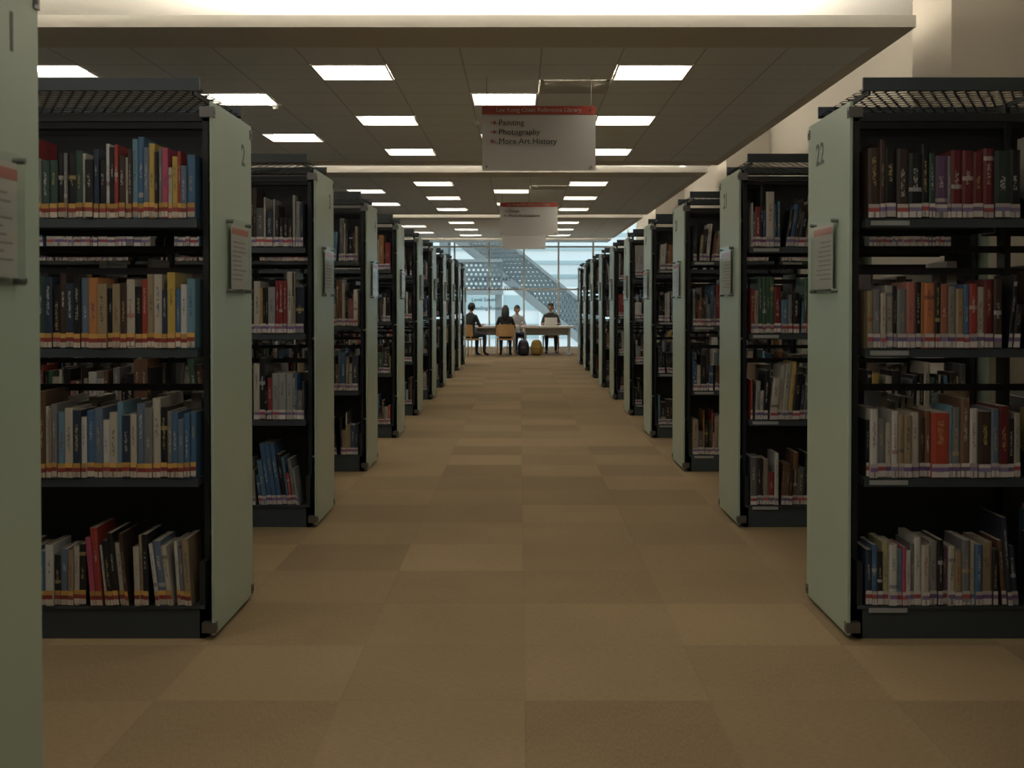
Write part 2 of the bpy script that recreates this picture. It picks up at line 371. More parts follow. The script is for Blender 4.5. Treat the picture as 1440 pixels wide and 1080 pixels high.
PRE_R = {
 3: [(0.045,0.27,BR),(0.02,0.28,BR),(0.045,0.28,K),(0.045,0.28,(0.05,0.035,0.03)),(0.05,0.28,K),(0.028,0.29,K),(0.022,0.27,GN),(0.05,0.24,PU),(0.012,0.26,GY),(0.042,0.25,DR),(0.042,0.25,DR),(0.04,0.25,DR),(0.04,0.25,DR),(0.06,0.25,(0.03,0.05,0.04)),(0.04,0.26,K),(0.05,0.27,RD)],
 2: [(0.02,0.24,TN),(0.03,0.25,GY),(0.02,0.24,CR),(0.03,0.26,(0.4,0.36,0.3)),(0.012,0.23,K),(0.035,0.25,GY),(0.035,0.26,(0.5,0.17,0.13)),(0.02,0.25,K),(0.012,0.24,OR),(0.04,0.26,(0.62,0.2,0.07)),(0.02,0.26,K),(0.03,0.25,(0.42,0.14,0.08)),(0.03,0.27,(0.3,0.28,0.24)),(0.03,0.26,TN),(0.02,0.24,BL),(0.03,0.28,RD),(0.03,0.27,CR),(0.035,0.28,DR),(0.03,0.28,BR)],
 1: [(0.012,0.25,K),(0.03,0.25,WH),(0.03,0.26,GY),(0.024,0.24,CR),(0.024,0.25,WH),(0.02,0.25,TN),(0.03,0.27,TN),(0.03,0.26,CR),(0.022,0.25,BR),(0.022,0.24,(0.24,0.12,0.06)),(0.07,0.245,(0.5,0.07,0.03)),(0.012,0.26,LB),(0.03,0.28,GY),(0.035,0.29,(0.22,0.12,0.07)),(0.03,0.25,WH),(0.05,0.27,BR),(0.03,0.28,SB),(0.04,0.29,DR)],
 0: [(0.024,0.23,NV),(0.02,0.25,BL),(0.02,0.23,K),(0.024,0.24,(0.5,0.45,0.22)),(0.03,0.25,WH),(0.02,0.23,LB),(0.012,0.23,PK),(0.02,0.22,WH),(0.014,0.24,GY),(0.026,0.25,WH),(0.03,0.26,CR),(0.03,0.25,(0.3,0.28,0.26)),(0.02,0.25,K),(0.02,0.25,PU),(0.026,0.24,CR),(0.026,0.24,TN),(0.03,0.25,GY),(0.02,0.24,CR),(0.026,0.25,BL),(0.04,0.24,TN)]}

# ---------------------------------------------------------------- bookcases
def bookcase(side, k):
    sg = -1 if side == 'L' else 1
    xa = XL if side == 'L' else XR
    y = Y0 + PITCH*k
    length = 3.66 if side == 'L' else 1.46
    nb = 4 if side == 'L' else 2
    root = empty('bookcase', (xa, y, 0))
    A = 0.045
    bw = (length - 2*A) / nb
    f = MB()
    X = lambda v: sg*v
    f.box(X(A), X(length-A), 0.03, DEP-0.03, 0.0, SHELF_Z[0]-0.012, 0)
    f.box(X(A), X(length-A), 0.022, DEP-0.022, SHELF_Z[0]-0.012, SHELF_Z[0], 0)
    for i in range(nb+1):
        xc = A + bw*i
        x0, x1 = (xc, xc+0.022) if i == 0 else ((xc-0.022, xc) if i == nb else (xc-0.012, xc+0.012))
        if i in (0, nb):
            f.box(X(x0), X(x1), 0.10, DEP-0.10, 0, 2.06, 1)
            f.box(X(x0), X(x1), 0.03, 0.10, 0, 0.30, 1); f.box(X(x0), X(x1), DEP-0.10, DEP-0.03, 0, 0.30, 1)
        else:
            f.box(X(x0), X(x1), DEP/2-0.04, DEP/2+0.04, 0, 2.06, 1)
    for li, z in enumerate(SHELF_Z):
        for i in range(nb):
            x0 = A + bw*i + 0.024; x1 = A + bw*(i+1) - 0.024
            if li > 0:
                for (ya, yb, yf) in ((0.022, 0.30, 0.022), (DEP-0.30, DEP-0.022, DEP-0.030)):
                    f.box(X(x0), X(x1), ya, yb, z-0.006, z, 0)
                    f.box(X(x0), X(x1), yf, yf+0.008, z-0.034, z-0.006, 0)
                    for xs in (x0, x1-0.004):
                        f.box(X(xs), X(xs+0.004), ya+0.03, yb, z-0.03, z-0.006, 0)
                        yi, yo = (0.295, 0.10) if ya < 0.1 else (DEP-0.295, DEP-0.10)
                        n = len(f.v)
                        for xx in (xs, xs+0.004):
                            f.v += [(X(xx), yo, z), (X(xx), yi, z), (X(xx), yi, z+0.13), (X(xx), yo, z+0.05)]
                        for q in ((0,1,2,3),(7,6,5,4),(0,4,5,1),(1,5,6,2),(2,6,7,3),(3,7,4,0)):
                            f.f.append(tuple(n+t for t in q)); f.m.append(1)
            if side == 'R':
                f.box(X(x0+0.02), X(x0+0.02+0.15), 0.0195, 0.0218, z-0.026, z-0.008, 2)
            if li in (0, 3):
                zt = SHELF_Z[1]-0.03 if li == 0 else 2.03
                f.box(X(x0-0.01), X(x1+0.01), DEP/2-0.006, DEP/2+0.006, z, zt, 1)
    for zz in (1.43, 1.52, 0.95):
        f.box(X(A+0.02), X(length-A-0.02), DEP/2-0.012, DEP/2+0.012, zz, zz+0.028, 1)
    f.box(X(A+0.022), X(length-A-0.022), DEP/2-0.02, DEP/2+0.02, 2.03, 2.06, 1)
    f.box(X(A+0.0), X(length-A), 0.10, 0.13, 2.03, 2.06, 1)
    f.box(X(A+0.0), X(length-A), DEP-0.13, DEP-0.10, 2.03, 2.06, 1)
    for i in range(nb+1):
        xc = max(A+0.03, min(length-A-0.03, A + bw*i))
        f.box(X(xc-0.01), X(xc+0.01), DEP/2-0.03, DEP/2+0.03, 2.06, 2.13, 1)
        f.box(X(xc-0.004), X(xc+0.004), 0.0, DEP, 2.115, 2.134, 1)
    for a in (-0.02, DEP+0.006):
        f.box(X(A), X(length-A), a, a+0.014, 2.128, 2.178, 0)
    f.build('steel_frame', [M_steel, M_black, M_card], root)
    p = MB(); p.quad((X(A), -0.01, 2.137), (X(length-A), -0.01, 2.137), (X(length-A), DEP+0.01, 2.137), (X(A), DEP+0.01, 2.137))
    p.build('perforated_canopy', [M_perf], root)
    for e in ((0,) if side == 'L' else (0, 1)):
        g = MB()
        xg = 0 if e == 0 else length-0.012
        g.box(X(xg), X(xg+0.012), 0, DEP, 0.02, 2.09, 0)
        g.build('glass_end_panel', [M_glass], root, bevel=0.002)
        c = MB()
        for yy in (0.0, DEP):
            for zz in (0.05, 2.05):
                s_ = 1 if yy == 0 else -1
                c.box(X(xg-0.004), X(xg+0.05), yy-0.003*s_, yy+0.030*s_, zz-0.02, zz+0.02, 0)
                c.cyl((X(xg-0.007), yy+0.014*s_, zz), (X(xg+0.0), yy+0.014*s_, zz), 0.008, m=0, seg=10)
        for yy in (0.12, DEP-0.12):
            for zz in (0.4, 1.1, 1.8):
                c.cyl((X(xg+0.01), yy, zz), (X(xg+0.046), yy, zz), 0.01, m=0, seg=8)
        for yy in (0.06, DEP-0.06):
            c.cyl((X(xg+0.03), yy, 0), (X(xg+0.03), yy, 0.04), 0.014, m=0, seg=10)
        c.build('panel_clips', [M_clip], root)
    hy0, hy1, hz0, hz1 = 0.19, 0.53, 1.35, 1.655
    if side == 'R': hy0, hy1 = 0.15, 0.50
    if k == -1: hy0, hy1 = 0.20, 0.50
    h = MB()
    h.box(X(-0.022), X(-0.019), hy0, hy1, hz0, hz1, 0)
    h.box(X(-0.016), X(-0.0145), hy0+0.03, hy1-0.03, hz0+0.02, hz1-0.02, 1)
    h.box(X(-0.0175), X(-0.0162), hy0+0.03, hy1-0.03, hz1-0.06, hz1-0.035, 2)
    for r in range(9):
        zz = hz1-0.095-r*0.019
        h.box(X(-0.0168), X(-0.0162), hy0+0.05, hy1-0.05-random.uniform(0,0.1), zz, zz+0.005, 4)
    for yy in (hy0+0.012, hy1-0.012):
        for zz in (hz0+0.012, hz1-0.012):
            h.cyl((X(-0.028), yy, zz), (X(0.0), yy, zz), 0.008, m=3, seg=10)
    h.build('notice_holder', [M_acr, M_paper, M_paperred, M_clip, M_inkl], root)
    num = str(k+2) if side == 'L' else str(22-k)
    if side == 'L':
        text('row_number', num, 0.13, M_ink, root, frame((0.0008, 0.45, 1.90), (0,1,0), (0,0,1)), offset=0.0015)
    else:
        text('row_number', num, 0.13, M_ink, root, frame((-0.0008, 0.50, 1.90), (0,-1,0), (0,0,1)), offset=0.0015)
    B = Books()
    detail = k <= 2
    for li, z in enumerate(SHELF_Z):
        for i in range(nb):
            x0 = A + bw*i + 0.032; x1 = A + bw*(i+1) - 0.032
            pre = None
            if k == 0 and i == 0: pre = (PRE_L if side == 'L' else PRE_R)[li]
            fill = random.choice([0.78,0.88,0.93,0.97,1.0])
            if pre: fill = 1.0
            hm = [0.25,0.26,0.25,0.255][li]
            shelf_run(B, lambda a,b,c: (sg*a, b, c), x0, x1, z, 0 if (side=='L' and k<=0) else 1, detail, fill, hm, pre)
            shelf_run(B, lambda a,b,c: (sg*a, DEP-b, c), x0, x1, z, 1, False, random.choice([0.7,0.85,0.95]), hm)
    B.build('row_of_books', (xa, y, 0))

for k in range(-1, 10):
    bookcase('L', k); bookcase('R', k)

# ---------------------------------------------------------------- room shell
def shellbox(name, x0,x1,y0,y1,z0,z1, mat):
    b = MB(); b.box(x0,x1,y0,y1,z0,z1); return b.build(name, [mat])
shellbox('floor', WX0-0.1, WX1+0.1, WY0-0.1, WY1+0.15, -0.1, 0.0, M_carpet)
shellbox('wall_left', WX0-0.15, WX0, WY0, WY1, 0, UZ, M_wall)
shellbox('wall_right', WX1, WX1+0.15, WY0, WY1, 0, UZ, M_wall)
shellbox('wall_back', WX0-0.15, WX1+0.15, WY0-0.15, WY0, 0, UZ, M_wall)
shellbox('ceiling', WX0-0.15, WX1+0.15, WY0-0.15, WY1+0.15, UZ, UZ+0.1, M_upper)
shellbox('baseboard_right', WX1-0.012, WX1, WY0, WY1, 0, 0.1, M_dark)
shellbox('baseboard_left', WX0, WX0+0.012, WY0, WY1, 0, 0.1, M_dark)
for yc in (7.55, 15.75, 23.95):
    c = MB(); c.box(2.85, WX1, yc, yc+0.75, 0.0, UZ, 0); c.box(2.838, WX1, yc-0.012, yc+0.762, 0, 0.1, 1)
    c.build('column', [M_wall, M_dark], bevel=0.006)

T = 0.58; XC0 = -1.585; CXR = 2.58
def make_light_mesh():
    b = MB(); o = T/2-0.004; i = T/2-0.016; tpr = 0.245; h = 0.055
    for (x0,x1,y0,y1) in ((-o,o,-o,-i),(-o,o,i,o),(-o,-i,-i,i),(i,o,-i,i)):
        b.box(x0,x1,y0,y1,-0.006,0.004,0)
    P = [(-i,-i),(i,-i),(i,i),(-i,i)]; Q = [(-tpr,-tpr),(tpr,-tpr),(tpr,tpr),(-tpr,tpr)]
    for a in range(4):
        c = (a+1) % 4
        b.quad((*P[a],0),(*P[c],0),(*Q[c],h),(*Q[a],h),0)
    b.quad((*Q[3],h),(*Q[2],h),(*Q[1],h),(*Q[0],h),1)
    me = bpy.data.meshes.new('ceiling_light'); me.from_pydata(b.v, [], b.f)
    me.materials.append(M_white); me.materials.append(M_light); me.polygons.foreach_set('material_index', b.m); me.update()
    return me
LM = make_light_mesh()
def bay(ys, ye, tile_y0, nrows, phase):
    verts=[]; faces=[]; mi=[]; uvs=[]
    def q(x0,x1,y0,y1,m,z=CZ):
        n=len(verts); verts.extend([(x0,y0,z),(x0,y1,z),(x1,y1,z),(x1,y0,z)]); faces.append((n,n+1,n+2,n+3)); mi.append(m); uvs.extend([0,0,0,1,1,1,1,0])
    lights=[]; vents=[]
    ncol0 = -7; xs = XC0 + ncol0*T
    for m in range(nrows):
        for n in range(ncol0, 7):
            x0 = XC0+n*T; y0 = tile_y0+m*T
            A = (m+phase) % 4 == 1 and n % 4 == 0 and x0+T < 2.0
            Bq = (m+phase) % 4 == 3 and (n-2) % 4 == 0 and n < 6
            if A or Bq: lights.append((x0+T/2, y0+T/2)); continue
            if m == 2 and n == 3: vents.append((x0+T/2, y0+T/2)); continue
            q(x0,x0+T,y0,y0+T,0)
    te = tile_y0+nrows*T; xr = XC0+7*T
    q(WX0, CXR, ys, tile_y0, 1); q(WX0, CXR, te, ye, 1); q(xr, CXR, tile_y0, te, 1); q(WX0, xs, tile_y0, te, 1)
    zt = CZ+0.078
    def wallq(a,b,c,d):
        n=len(verts); verts.extend([a,b,c,d]); faces.append((n,n+1,n+2,n+3)); mi.append(1); uvs.extend([0.5]*8)
    wallq((WX0,ys,CZ),(CXR,ys,CZ),(CXR,ys,zt),(WX0,ys,zt))
    wallq((WX0,ye,CZ),(CXR,ye,CZ),(CXR,ye,zt),(WX0,ye,zt))
    wallq((CXR,ys,CZ),(CXR,ye,CZ),(CXR,ye,zt),(CXR,ys,zt))
    q(WX0,CXR,ys,ye,1,zt)
    me = bpy.data.meshes.new('suspended_ceiling'); me.from_pydata(verts,[],faces)
    me.materials.append(M_tile); me.materials.append(M_plaster); me.polygons.foreach_set('material_index', mi)
    uv = me.uv_layers.new(name='UVMap'); uv.data.foreach_set('uv', uvs); me.update()
    put('ceiling_suspended', me)
    for (x,y) in lights: put('ceiling_light', LM, None, (x,y,CZ))
    for (x,y) in vents:
        b = MB(); h = T/2-0.01
        for (x0,x1,y0,y1) in ((-h,h,-h,-h+0.03),(-h,h,h-0.03,h),(-h,-h+0.03,-h,h),(h-0.03,h,-h,h)): b.box(x0,x1,y0,y1,-0.008,0.01,0)
        for i in range(12):
            yy = -h+0.05+i*0.042; b.box(-h+0.03,h-0.03,yy,yy+0.022,-0.004,0.004,0)
        b.box(-h,h,-h,h,0.03,0.034,1)
        b.build('air_vent', [M_plaster, M_dark], loc=(x,y,CZ))
    # cove led strips lying on top of the suspended slab
    c = MB(); e = 0.30
    if ye - ys > 3:
        c.box(-2.6, CXR-0.36, ys+1.75, ys+1.83, zt, zt+0.02, 0)
    c.box(WX0+0.1, CXR-0.36, ys+e+0.1, ys+e+0.15, zt, zt+0.02, 0)
    c.box(WX0+0.1, CXR-0.36, ye-e-0.06, ye-e, zt, zt+0.02, 0)
    c.box(CXR-e-0.06, CXR-e, ys+0.1, ye-0.1, zt, zt+0.02, 1)
    c.build('cove_light', [M_cove, M_cove2])
bay(WY0, 6.65, 6.65-0.45-15*T, 15, 2)
for j in range(3):
    bay(7.44+8.2*j, 14.85+8.2*j, 8.02+8.2*j, 11, 0)
bay(32.04, WY1, 32.3, 1, 0)
for (x,y) in ((-0.42,11.2),(0.74,12.4),(-2.2,10.3),(-0.42,19.5),(0.74,20.8),(-0.2,27.0)):
    b = MB(); b.cyl((0,0,0),(0,0,-0.02),0.055,0.05); b.cyl((0,0,-0.02),(0,0,-0.045),0.035,0.022)
    b.build('smoke_detector', [M_white], loc=(x,y,CZ))

# ---------------------------------------------------------------- hanging signs
def sign(y, xc, z0, z1, w, head, lines):
    r = empty('hanging_sign', (xc, y, 0))
    b = MB(); h = z1-z0; hh = h*0.13
    b.box(-w/2, w/2, 0, 0.012, z0, z1, 0)
    b.box(-w/2, w/2, -0.003, -0.0005, z1-hh, z1, 1)
    for sx in (-1, 1):
        for zz in (z0+0.03, z1-0.03): b.cyl((sx*(w/2-0.035), -0.012, zz), (sx*(w/2-0.035), 0.02, zz), 0.009, m=2, seg=10)
        b.cyl((sx*(w/2-0.035), 0.006, z1-0.02), (sx*(w/2-0.035), 0.006, CZ-0.01), 0.002, m=2, seg=6)
    b.build('sign_panel', [M_sign, M_signred, M_clip], r)
    F = lambda x, z: frame((x, -0.0045, z), (1,0,0), (0,0,1))
    text('heading', head, 0.048, M_sign, r, F(0, z1-hh+0.02), 'CENTER')
    for i, (arrow, s) in enumerate(lines):
        zz = z1-hh-0.085-i*0.073
        text('line', s, 0.064, M_signtxt, r, F(-w/2+0.13, zz), offset=0.0)
        a = MB(); d = 1 if arrow == '>' else -1; cx = -w/2+0.088; cz = zz+0.020; L = 0.019; t = 0.0028
        a.box(cx-L, cx+L, -0.006, -0.004, cz-t, cz+t, 0)
        tip = cx+d*L
        for s_ in (-1, 1):
            a.quad((tip+d*t*1.5, -0.006, cz), (tip-d*t*1.5, -0.006, cz), (tip-d*(0.016+t*1.5), -0.006, cz+s_*0.016), (tip-d*(0.016-t*1.5), -0.006, cz+s_*0.016), 0)
        a.build('arrow', [M_signarrow], r)
sign(9.0, 0.15, 2.36, 2.868, 0.895, 'Lee Kong Chian Reference Library', [('>','Painting'),('>','Photography'),('<','More Art History')])
sign(17.7, 0.14, 2.37, 2.88, 0.895, 'Lee Kong Chian Reference Library', [('>','Design'),('<','More Architecture')])
sign(22.2, 0.07, 2.37, 2.88, 0.86, 'Lee Kong Chian Reference Library', [('>','Collections')])

# ---------------------------------------------------------------- window wall
def glazed():
    y = WY1
    xs = [x for x in [0.12+1.02*i for i in range(-6, 4)] if WX0 < x < WX1] 
    edges = [WX0]+xs+[WX1]
    for i in range(len(edges)-1):
        b = MB(); a, c = edges[i], edges[i+1]; t = 0.025
        b.box(a, a+t, y, y+0.1, 0, UZ, 0); b.box(c-t, c, y, y+0.1, 0, UZ, 0)
        for z in (0.0, 1.70, 2.96, UZ-0.06): b.box(a+t, c-t, y+0.01, y+0.09, z, z+0.05, 0)
        b.box(a+t, c-t, y+0.05, y+0.056, 0.06, UZ-0.06, 1)
        b.build('window_%d' % (i+1), [M_white, M_pane])
glazed()
wt = empty('window_lettering', (0, WY1-0.01, 0))
M_blue = simple('vinyl_blue', (0.03, 0.08, 0.16), 0.5, 0, 0.03)
for i, s in enumerate(['GALLERY OF ART', 'Contemporary Works', 'Level Seven', 'Reading Room']):
    text('vinyl_line', s, 0.15, M_blue, wt, frame((-1.42, 0, 1.98-0.25*i - (0.1 if i > 1 else 0)), (1,0,0), (0,0,1)), ext=0.002, offset=0.002)

# ---------------------------------------------------------------- exterior
M_fac = simple('facade_panel', (0.76, 0.82, 0.83), 0.6, 0, 0.05, 1)
M_facd = simple('facade_glass', (0.40, 0.53, 0.56), 0.3, 0, 0.1, 1)
M_conc = simple('concrete', (0.22, 0.26, 0.27), 0.8, 0, 0.08, 2)
M_grd = simple('paving', (0.42, 0.45, 0.45), 0.8, 0, 0.08, 2)
b = MB(); b.box(-25, 25, 60, 62, -12, 2.2, 0)
for i in range(9):
    z = -11 + i*1.5
    b.box(-25, 25, 59.9, 60, z, z+0.75, 1)
for i in range(26):
    b.box(-25+i*2, -24.88+i*2, 59.7, 60, -12, 2.2, 0)
b.box(-25, 25, 66, 70, -12, 9, 0)
for i in range(8): b.box(-25, 25, 65.9, 66, 2.8+i*0.8, 3.0+i*0.8, 1)
b.build('office_building', [M_fac, M_facd])
shellbox('ground_outside', -40, 40, WY1+0.3, 90, -12.3, -12, M_grd)
def stairs():
    b = MB(); yS = 42; yf = yS-0.9
    sl = -5.2/6.4
    zl = lambda x, z0: z0 + sl*(x+0.5)
    x0, x1 = -2.6, 5.5
    for yy in (yf, yS+0.9):
        b.quad((x0,yy,zl(x0,2.35)),(x1,yy,zl(x1,2.35)),(x1,yy,zl(x1,3.55)),(x0,yy,zl(x0,3.55)),0)
        for (a, c) in ((2.02,2.38),(3.52,3.66)):
            n = len(b.v)
            for xx in (x0, x1):
                for q, z in ((yy-0.05,a),(yy+0.05,a),(yy+0.05,c),(yy-0.05,c)): b.v.append((xx,q,zl(xx,z)))
            for f in ((0,1,5,4),(1,2,6,5),(2,3,7,6),(3,0,4,7),(0,3,2,1),(4,5,6,7)): b.f.append(tuple(n+i for i in f)); b.m.append(1)
    st = 0.28
    n = int((x1-x0)/st)
    for i in range(n):
        xx = x0+i*st; z = zl(xx,2.35); b.box(xx, xx+st+0.03, yf+0.05, yS+0.85, z-0.16, z-0.08, 1)
    b.box(-7, -0.6, yf-1.6, yf-0.1, 1.62, 1.82, 1)
    b.quad((-7,yf-1.6,1.82),(-0.6,yf-1.6,1.82),(-0.6,yf-1.6,2.75),(-7,yf-1.6,2.75),0)
    b.box(-7,-0.6,yf-1.65,yf-1.55,2.75,2.85,1)
    for x in (-6.5, -3.2, -0.75): b.box(x-0.12, x+0.12, yf-1.0, yf-0.7, -12, 1.62, 1)
    b.box(5.2, 5.5, yf, yS+0.9, -12, zl(5.5,2.0), 1); b.box(x0-2.5, x0, yf, yS+0.9, zl(x0,2.0), zl(x0,2.3), 1)
    b.box(x0-0.3, x0, yf, yS+0.9, -12, zl(x0,2.0), 1)
    b.build('outdoor_staircase', [M_perfout, M_conc])
stairs()

# ---------------------------------------------------------------- furniture
def table(loc, w, d):
    b = MB(); z = 0.74
    b.box(-w/2, w/2, -d/2, d/2, z-0.05, z, 0)
    for sx in (-1, 1):
        x = sx*(w/2-0.12)
        b.box(x-0.025, x+0.025, -d/2+0.08, d/2-0.08, 0.03, z-0.05, 1)
        b.box(x-0.04, x+0.04, -d/2+0.04, d/2-0.04, 0, 0.03, 1)
    b.box(-w/2+0.14, w/2-0.14, -0.012, 0.012, z-0.24, z-0.05, 1)
    return b.build('reading_table', [M_table, M_alu], loc=loc, bevel=0.004)
table((-0.62, 29.25, 0), 1.22, 0.9); table((0.70, 29.25, 0), 1.36, 0.9)

def chair(loc, rot):
    r = empty('wooden_chair', loc, rot)
    b = MB(); n = 9
    vs = []
    for i in range(n):
        for j in range(n):
            x = -0.215+0.43*i/(n-1); yy = -0.2+0.42*j/(n-1)
            z = 0.425+0.02*(abs(x)/0.215)**2 - (0.012 if 0.3 < j/(n-1) < 0.8 else 0) 
            vs.append((x, yy, z))
    for lay in (0, -0.016):
        base = len(b.v); b.v += [(x,y,z+lay) for x,y,z in vs]
        for i in range(n-1):
            for j in range(n-1):
                f = (base+i*n+j, base+(i+1)*n+j, base+(i+1)*n+j+1, base+i*n+j+1)
                b.f.append(f if lay == 0 else f[::-1]); b.m.append(0)
    b.box(-0.215,0.215,-0.205,-0.195,0.415,0.445,0); b.box(-0.215,0.215,0.215,0.222,0.415,0.445,0)
    b.box(-0.218,-0.212,-0.2,0.22,0.415,0.45,0); b.box(0.212,0.218,-0.2,0.22,0.415,0.45,0)
    m = 10
    for lay in (0, 0.016):
        base = len(b.v)
        for i in range(m+1):
            t = -1+2*i/m
            for zz in (0.50, 0.60, 0.72, 0.80):
                b.v.append((0.225*t, -0.235 + 0.05*t*t - 0.25*(zz-0.54)*0.3 + lay, zz - (0.02*t*t if zz > 0.75 else 0)))
        for i in range(m):
            for q in range(3):
                f = (base+i*4+q, base+(i+1)*4+q, base+(i+1)*4+q+1, base+i*4+q+1); b.f.append(f); b.m.append(0)
    for i in range(m):
        for q in (0, 3):
            o = len(b.v) - 2*(m+1)*4
            b.f.append((o+i*4+q, o+(i+1)*4+q, o+(m+1)*4+(i+1)*4+q, o+(m+1)*4+i*4+q)); b.m.append(0)
    for sx in (-1, 1):
        b.cyl((sx*0.19, 0.18, 0.42), (sx*0.21, 0.21, 0), 0.017, 0.012, 1)
        b.cyl((sx*0.19, -0.17, 0.42), (sx*0.21, -0.22, 0), 0.017, 0.012, 1)
        b.cyl((sx*0.17, -0.17, 0.42), (sx*0.17, -0.222, 0.60), 0.013, 0.011, 1)
    b.build('seat_shell', [M_wood, M_wood], r, smooth=False)
    return r

# ---------------------------------------------------------------- people
def person(name, loc, rot, shirt, trousers, hair, longhair=False, skin=(0.42,0.24,0.15), headpitch=0.25, armz=0.79, reach=0.36, sleeves=False, sc=0.95):
    ms = simple(name+'_shirt', shirt, 0.85, 0, 0.1, 30); mt = simple(name+'_trousers', trousers, 0.85, 0, 0.1, 30)
    mk = simple(name+'_skin', skin, 0.5, 0, 0.04, 20); mh = simple(name+'_hair', hair, 0.45, 0, 0.2, 60); msh = simple(name+'_shoes', (0.03,0.03,0.03), 0.5, 0, 0.1)
    msc = simple(name+'_eyewhite', (0.7,0.68,0.65), 0.3, 0, 0.01); mlip = simple(name+'_lips', (0.32,0.1,0.08), 0.5, 0, 0.05)
    V = []; R = []; E = []; EM = []
    def v(p, r): V.append(Vector(p)); R.append(r); return len(V)-1
    def e(a, b, m): E.append((a,b)); EM.append(m)
    pel = v((0,0,0.545),(0.15,0.11)); bel = v((0,0.01,0.68),(0.135,0.10)); che = v((0,0.02,0.86),(0.15,0.10)); upc = v((0,0.03,0.97),(0.12,0.085))
    nk = v((0,0.04,1.065),(0.052,0.052)); hb = v((0,0.06,1.14),(0.052,0.055))
    e(pel,bel,0); e(bel,che,0); e(che,upc,0); e(upc,nk,0); e(nk,hb,2)
    wr = []
    for s in (-1, 1):
        sh = v((s*0.155,0.03,0.985),(0.06,0.06)); el0 = v((s*0.20,0.06,0.86),(0.05,0.05)); el = v((s*0.235,0.10,0.755),(0.043,0.043)); fa = v((s*0.19,0.22,0.775),(0.037,0.037)); w = v((s*0.12,reach,armz),(0.026,0.022)); pm = v((s*0.095,reach+0.06,armz),(0.034,0.018)); pe = v((s*0.08,reach+0.095,armz),(0.036,0.016))
        e(upc,sh,0); e(sh,el0,0); e(el0,el,0); e(el,fa,0 if sleeves else 2); e(fa,w,0 if sleeves else 2); e(w,pm,2); e(pm,pe,2); wr.append((s, V[pe].copy(), V[pm].copy()))
        hip = v((s*0.095,0.04,0.53),(0.095,0.09)); th = v((s*0.11,0.25,0.535),(0.08,0.075)); kn = v((s*0.12,0.45,0.53),(0.058,0.058)); cf = v((s*0.12,0.46,0.38),(0.056,0.056)); an = v((s*0.12,0.44,0.10),(0.036,0.036)); ft = v((s*0.13,0.50,0.045),(0.04,0.036)); to = v((s*0.14,0.60,0.035),(0.038,0.026))
        e(pel,hip,1); e(hip,th,1); e(th,kn,1); e(kn,cf,1); e(cf,an,1); e(an,ft,3); e(ft,to,3)
    def skin_mesh(V, E, R, root, sub=2):
        me = bpy.data.meshes.new('t'); me.from_pydata([tuple(x) for x in V], E, [])
        ob = bpy.data.objects.new('t', me); COL.objects.link(ob)
        ob.modifiers.new('s','SKIN'); sv = me.skin_vertices[0].data
        for i, r in enumerate(R): sv[i].radius = r; sv[i].use_root = (i == root)
        sb = ob.modifiers.new('u','SUBSURF'); sb.levels = sub; sb.render_levels = sub
        bpy.context.view_layer.update(); dg = bpy.context.evaluated_depsgraph_get()
        m2 = bpy.data.meshes.new_from_object(ob.evaluated_get(dg)); bpy.data.objects.remove(ob)
        return m2
    m2 = skin_mesh(V, E, R, 0)
    b = MB(); b.v = [tuple(q.co) for q in m2.vertices]
    for p in m2.polygons:
        c = p.center; best = 9; bi = 0
        for (a_, b_), mm in zip(E, EM):
            A_, B_ = V[a_], V[b_]; d = B_-A_; t = max(0, min(1, (c-A_).dot(d)/d.length_squared))
            dist = (c-(A_+d*t)).length - (R[a_][0]*(1-t)+R[b_][0]*t)
            if dist < best: best = dist; bi = mm
        if bi in (0, 1) and c.z > 0.42 and c.z < 0.75 and abs(c.x) < 0.19:
            bi = 0 if (c.z > 0.575 and c.y < 0.15) else 1
        b.f.append(tuple(p.vertices)); b.m.append(bi)
    for s, pe_, pm_ in wr:
        for fi in range(4):
            ox = (fi-1.5)*0.0185; L = [0.065,0.075,0.07,0.052][fi if s < 0 else 3-fi]
            p0 = pe_+Vector((ox,0.0,0)); p1 = p0+Vector((ox*0.15,L*0.5,0.008)); p2 = p1+Vector((0,L*0.32,-0.006)); p3 = p2+Vector((0,L*0.2,-0.012))
            fm = skin_mesh([p0,p1,p2,p3], [(0,1),(1,2),(2,3)], [(0.009,0.009),(0.0085,0.0085),(0.008,0.008),(0.007,0.007)], 0, 1)
            n = len(b.v); b.v += [tuple(q.co) for q in fm.vertices]
            for p in fm.polygons: b.f.append(tuple(n+i for i in p.vertices)); b.m.append(2)
        p0 = pm_+Vector((-s*0.02,-0.01,0)); p1 = p0+Vector((-s*0.028,0.028,-0.002)); p2 = p1+Vector((-s*0.008,0.03,-0.005))
        fm = skin_mesh([p0,p1,p2], [(0,1),(1,2)], [(0.012,0.011),(0.0095,0.0095),(0.008,0.008)], 0, 1)
        n = len(b.v); b.v += [tuple(q.co) for q in fm.vertices]
        for p in fm.polygons: b.f.append(tuple(n+i for i in p.vertices)); b.m.append(2)
    h = MB(); hc = (0, 0, 0)
    def hf(p):
        q = p.copy()
        if q.z < -0.1: k = 1 - 0.38*min(1, (-q.z-0.1)/0.9); q.x *= k; q.y = q.y*k + 0.10*min(1,(-q.z))
        if q.y > 0.6 and abs(q.z) < 0.6: q.y *= 0.95
        if q.y > 0 and abs(p.x) < 0.22 and -0.35 < q.z < 0.05: q.y += 0.20*(1-abs(p.x)/0.22)*(1 - abs(q.z+0.22)/0.30 if abs(q.z+0.22) < 0.30 else 0)
        return q
    h.ball(hc, (0.078, 0.098, 0.118), 0, 32, 24, hf)
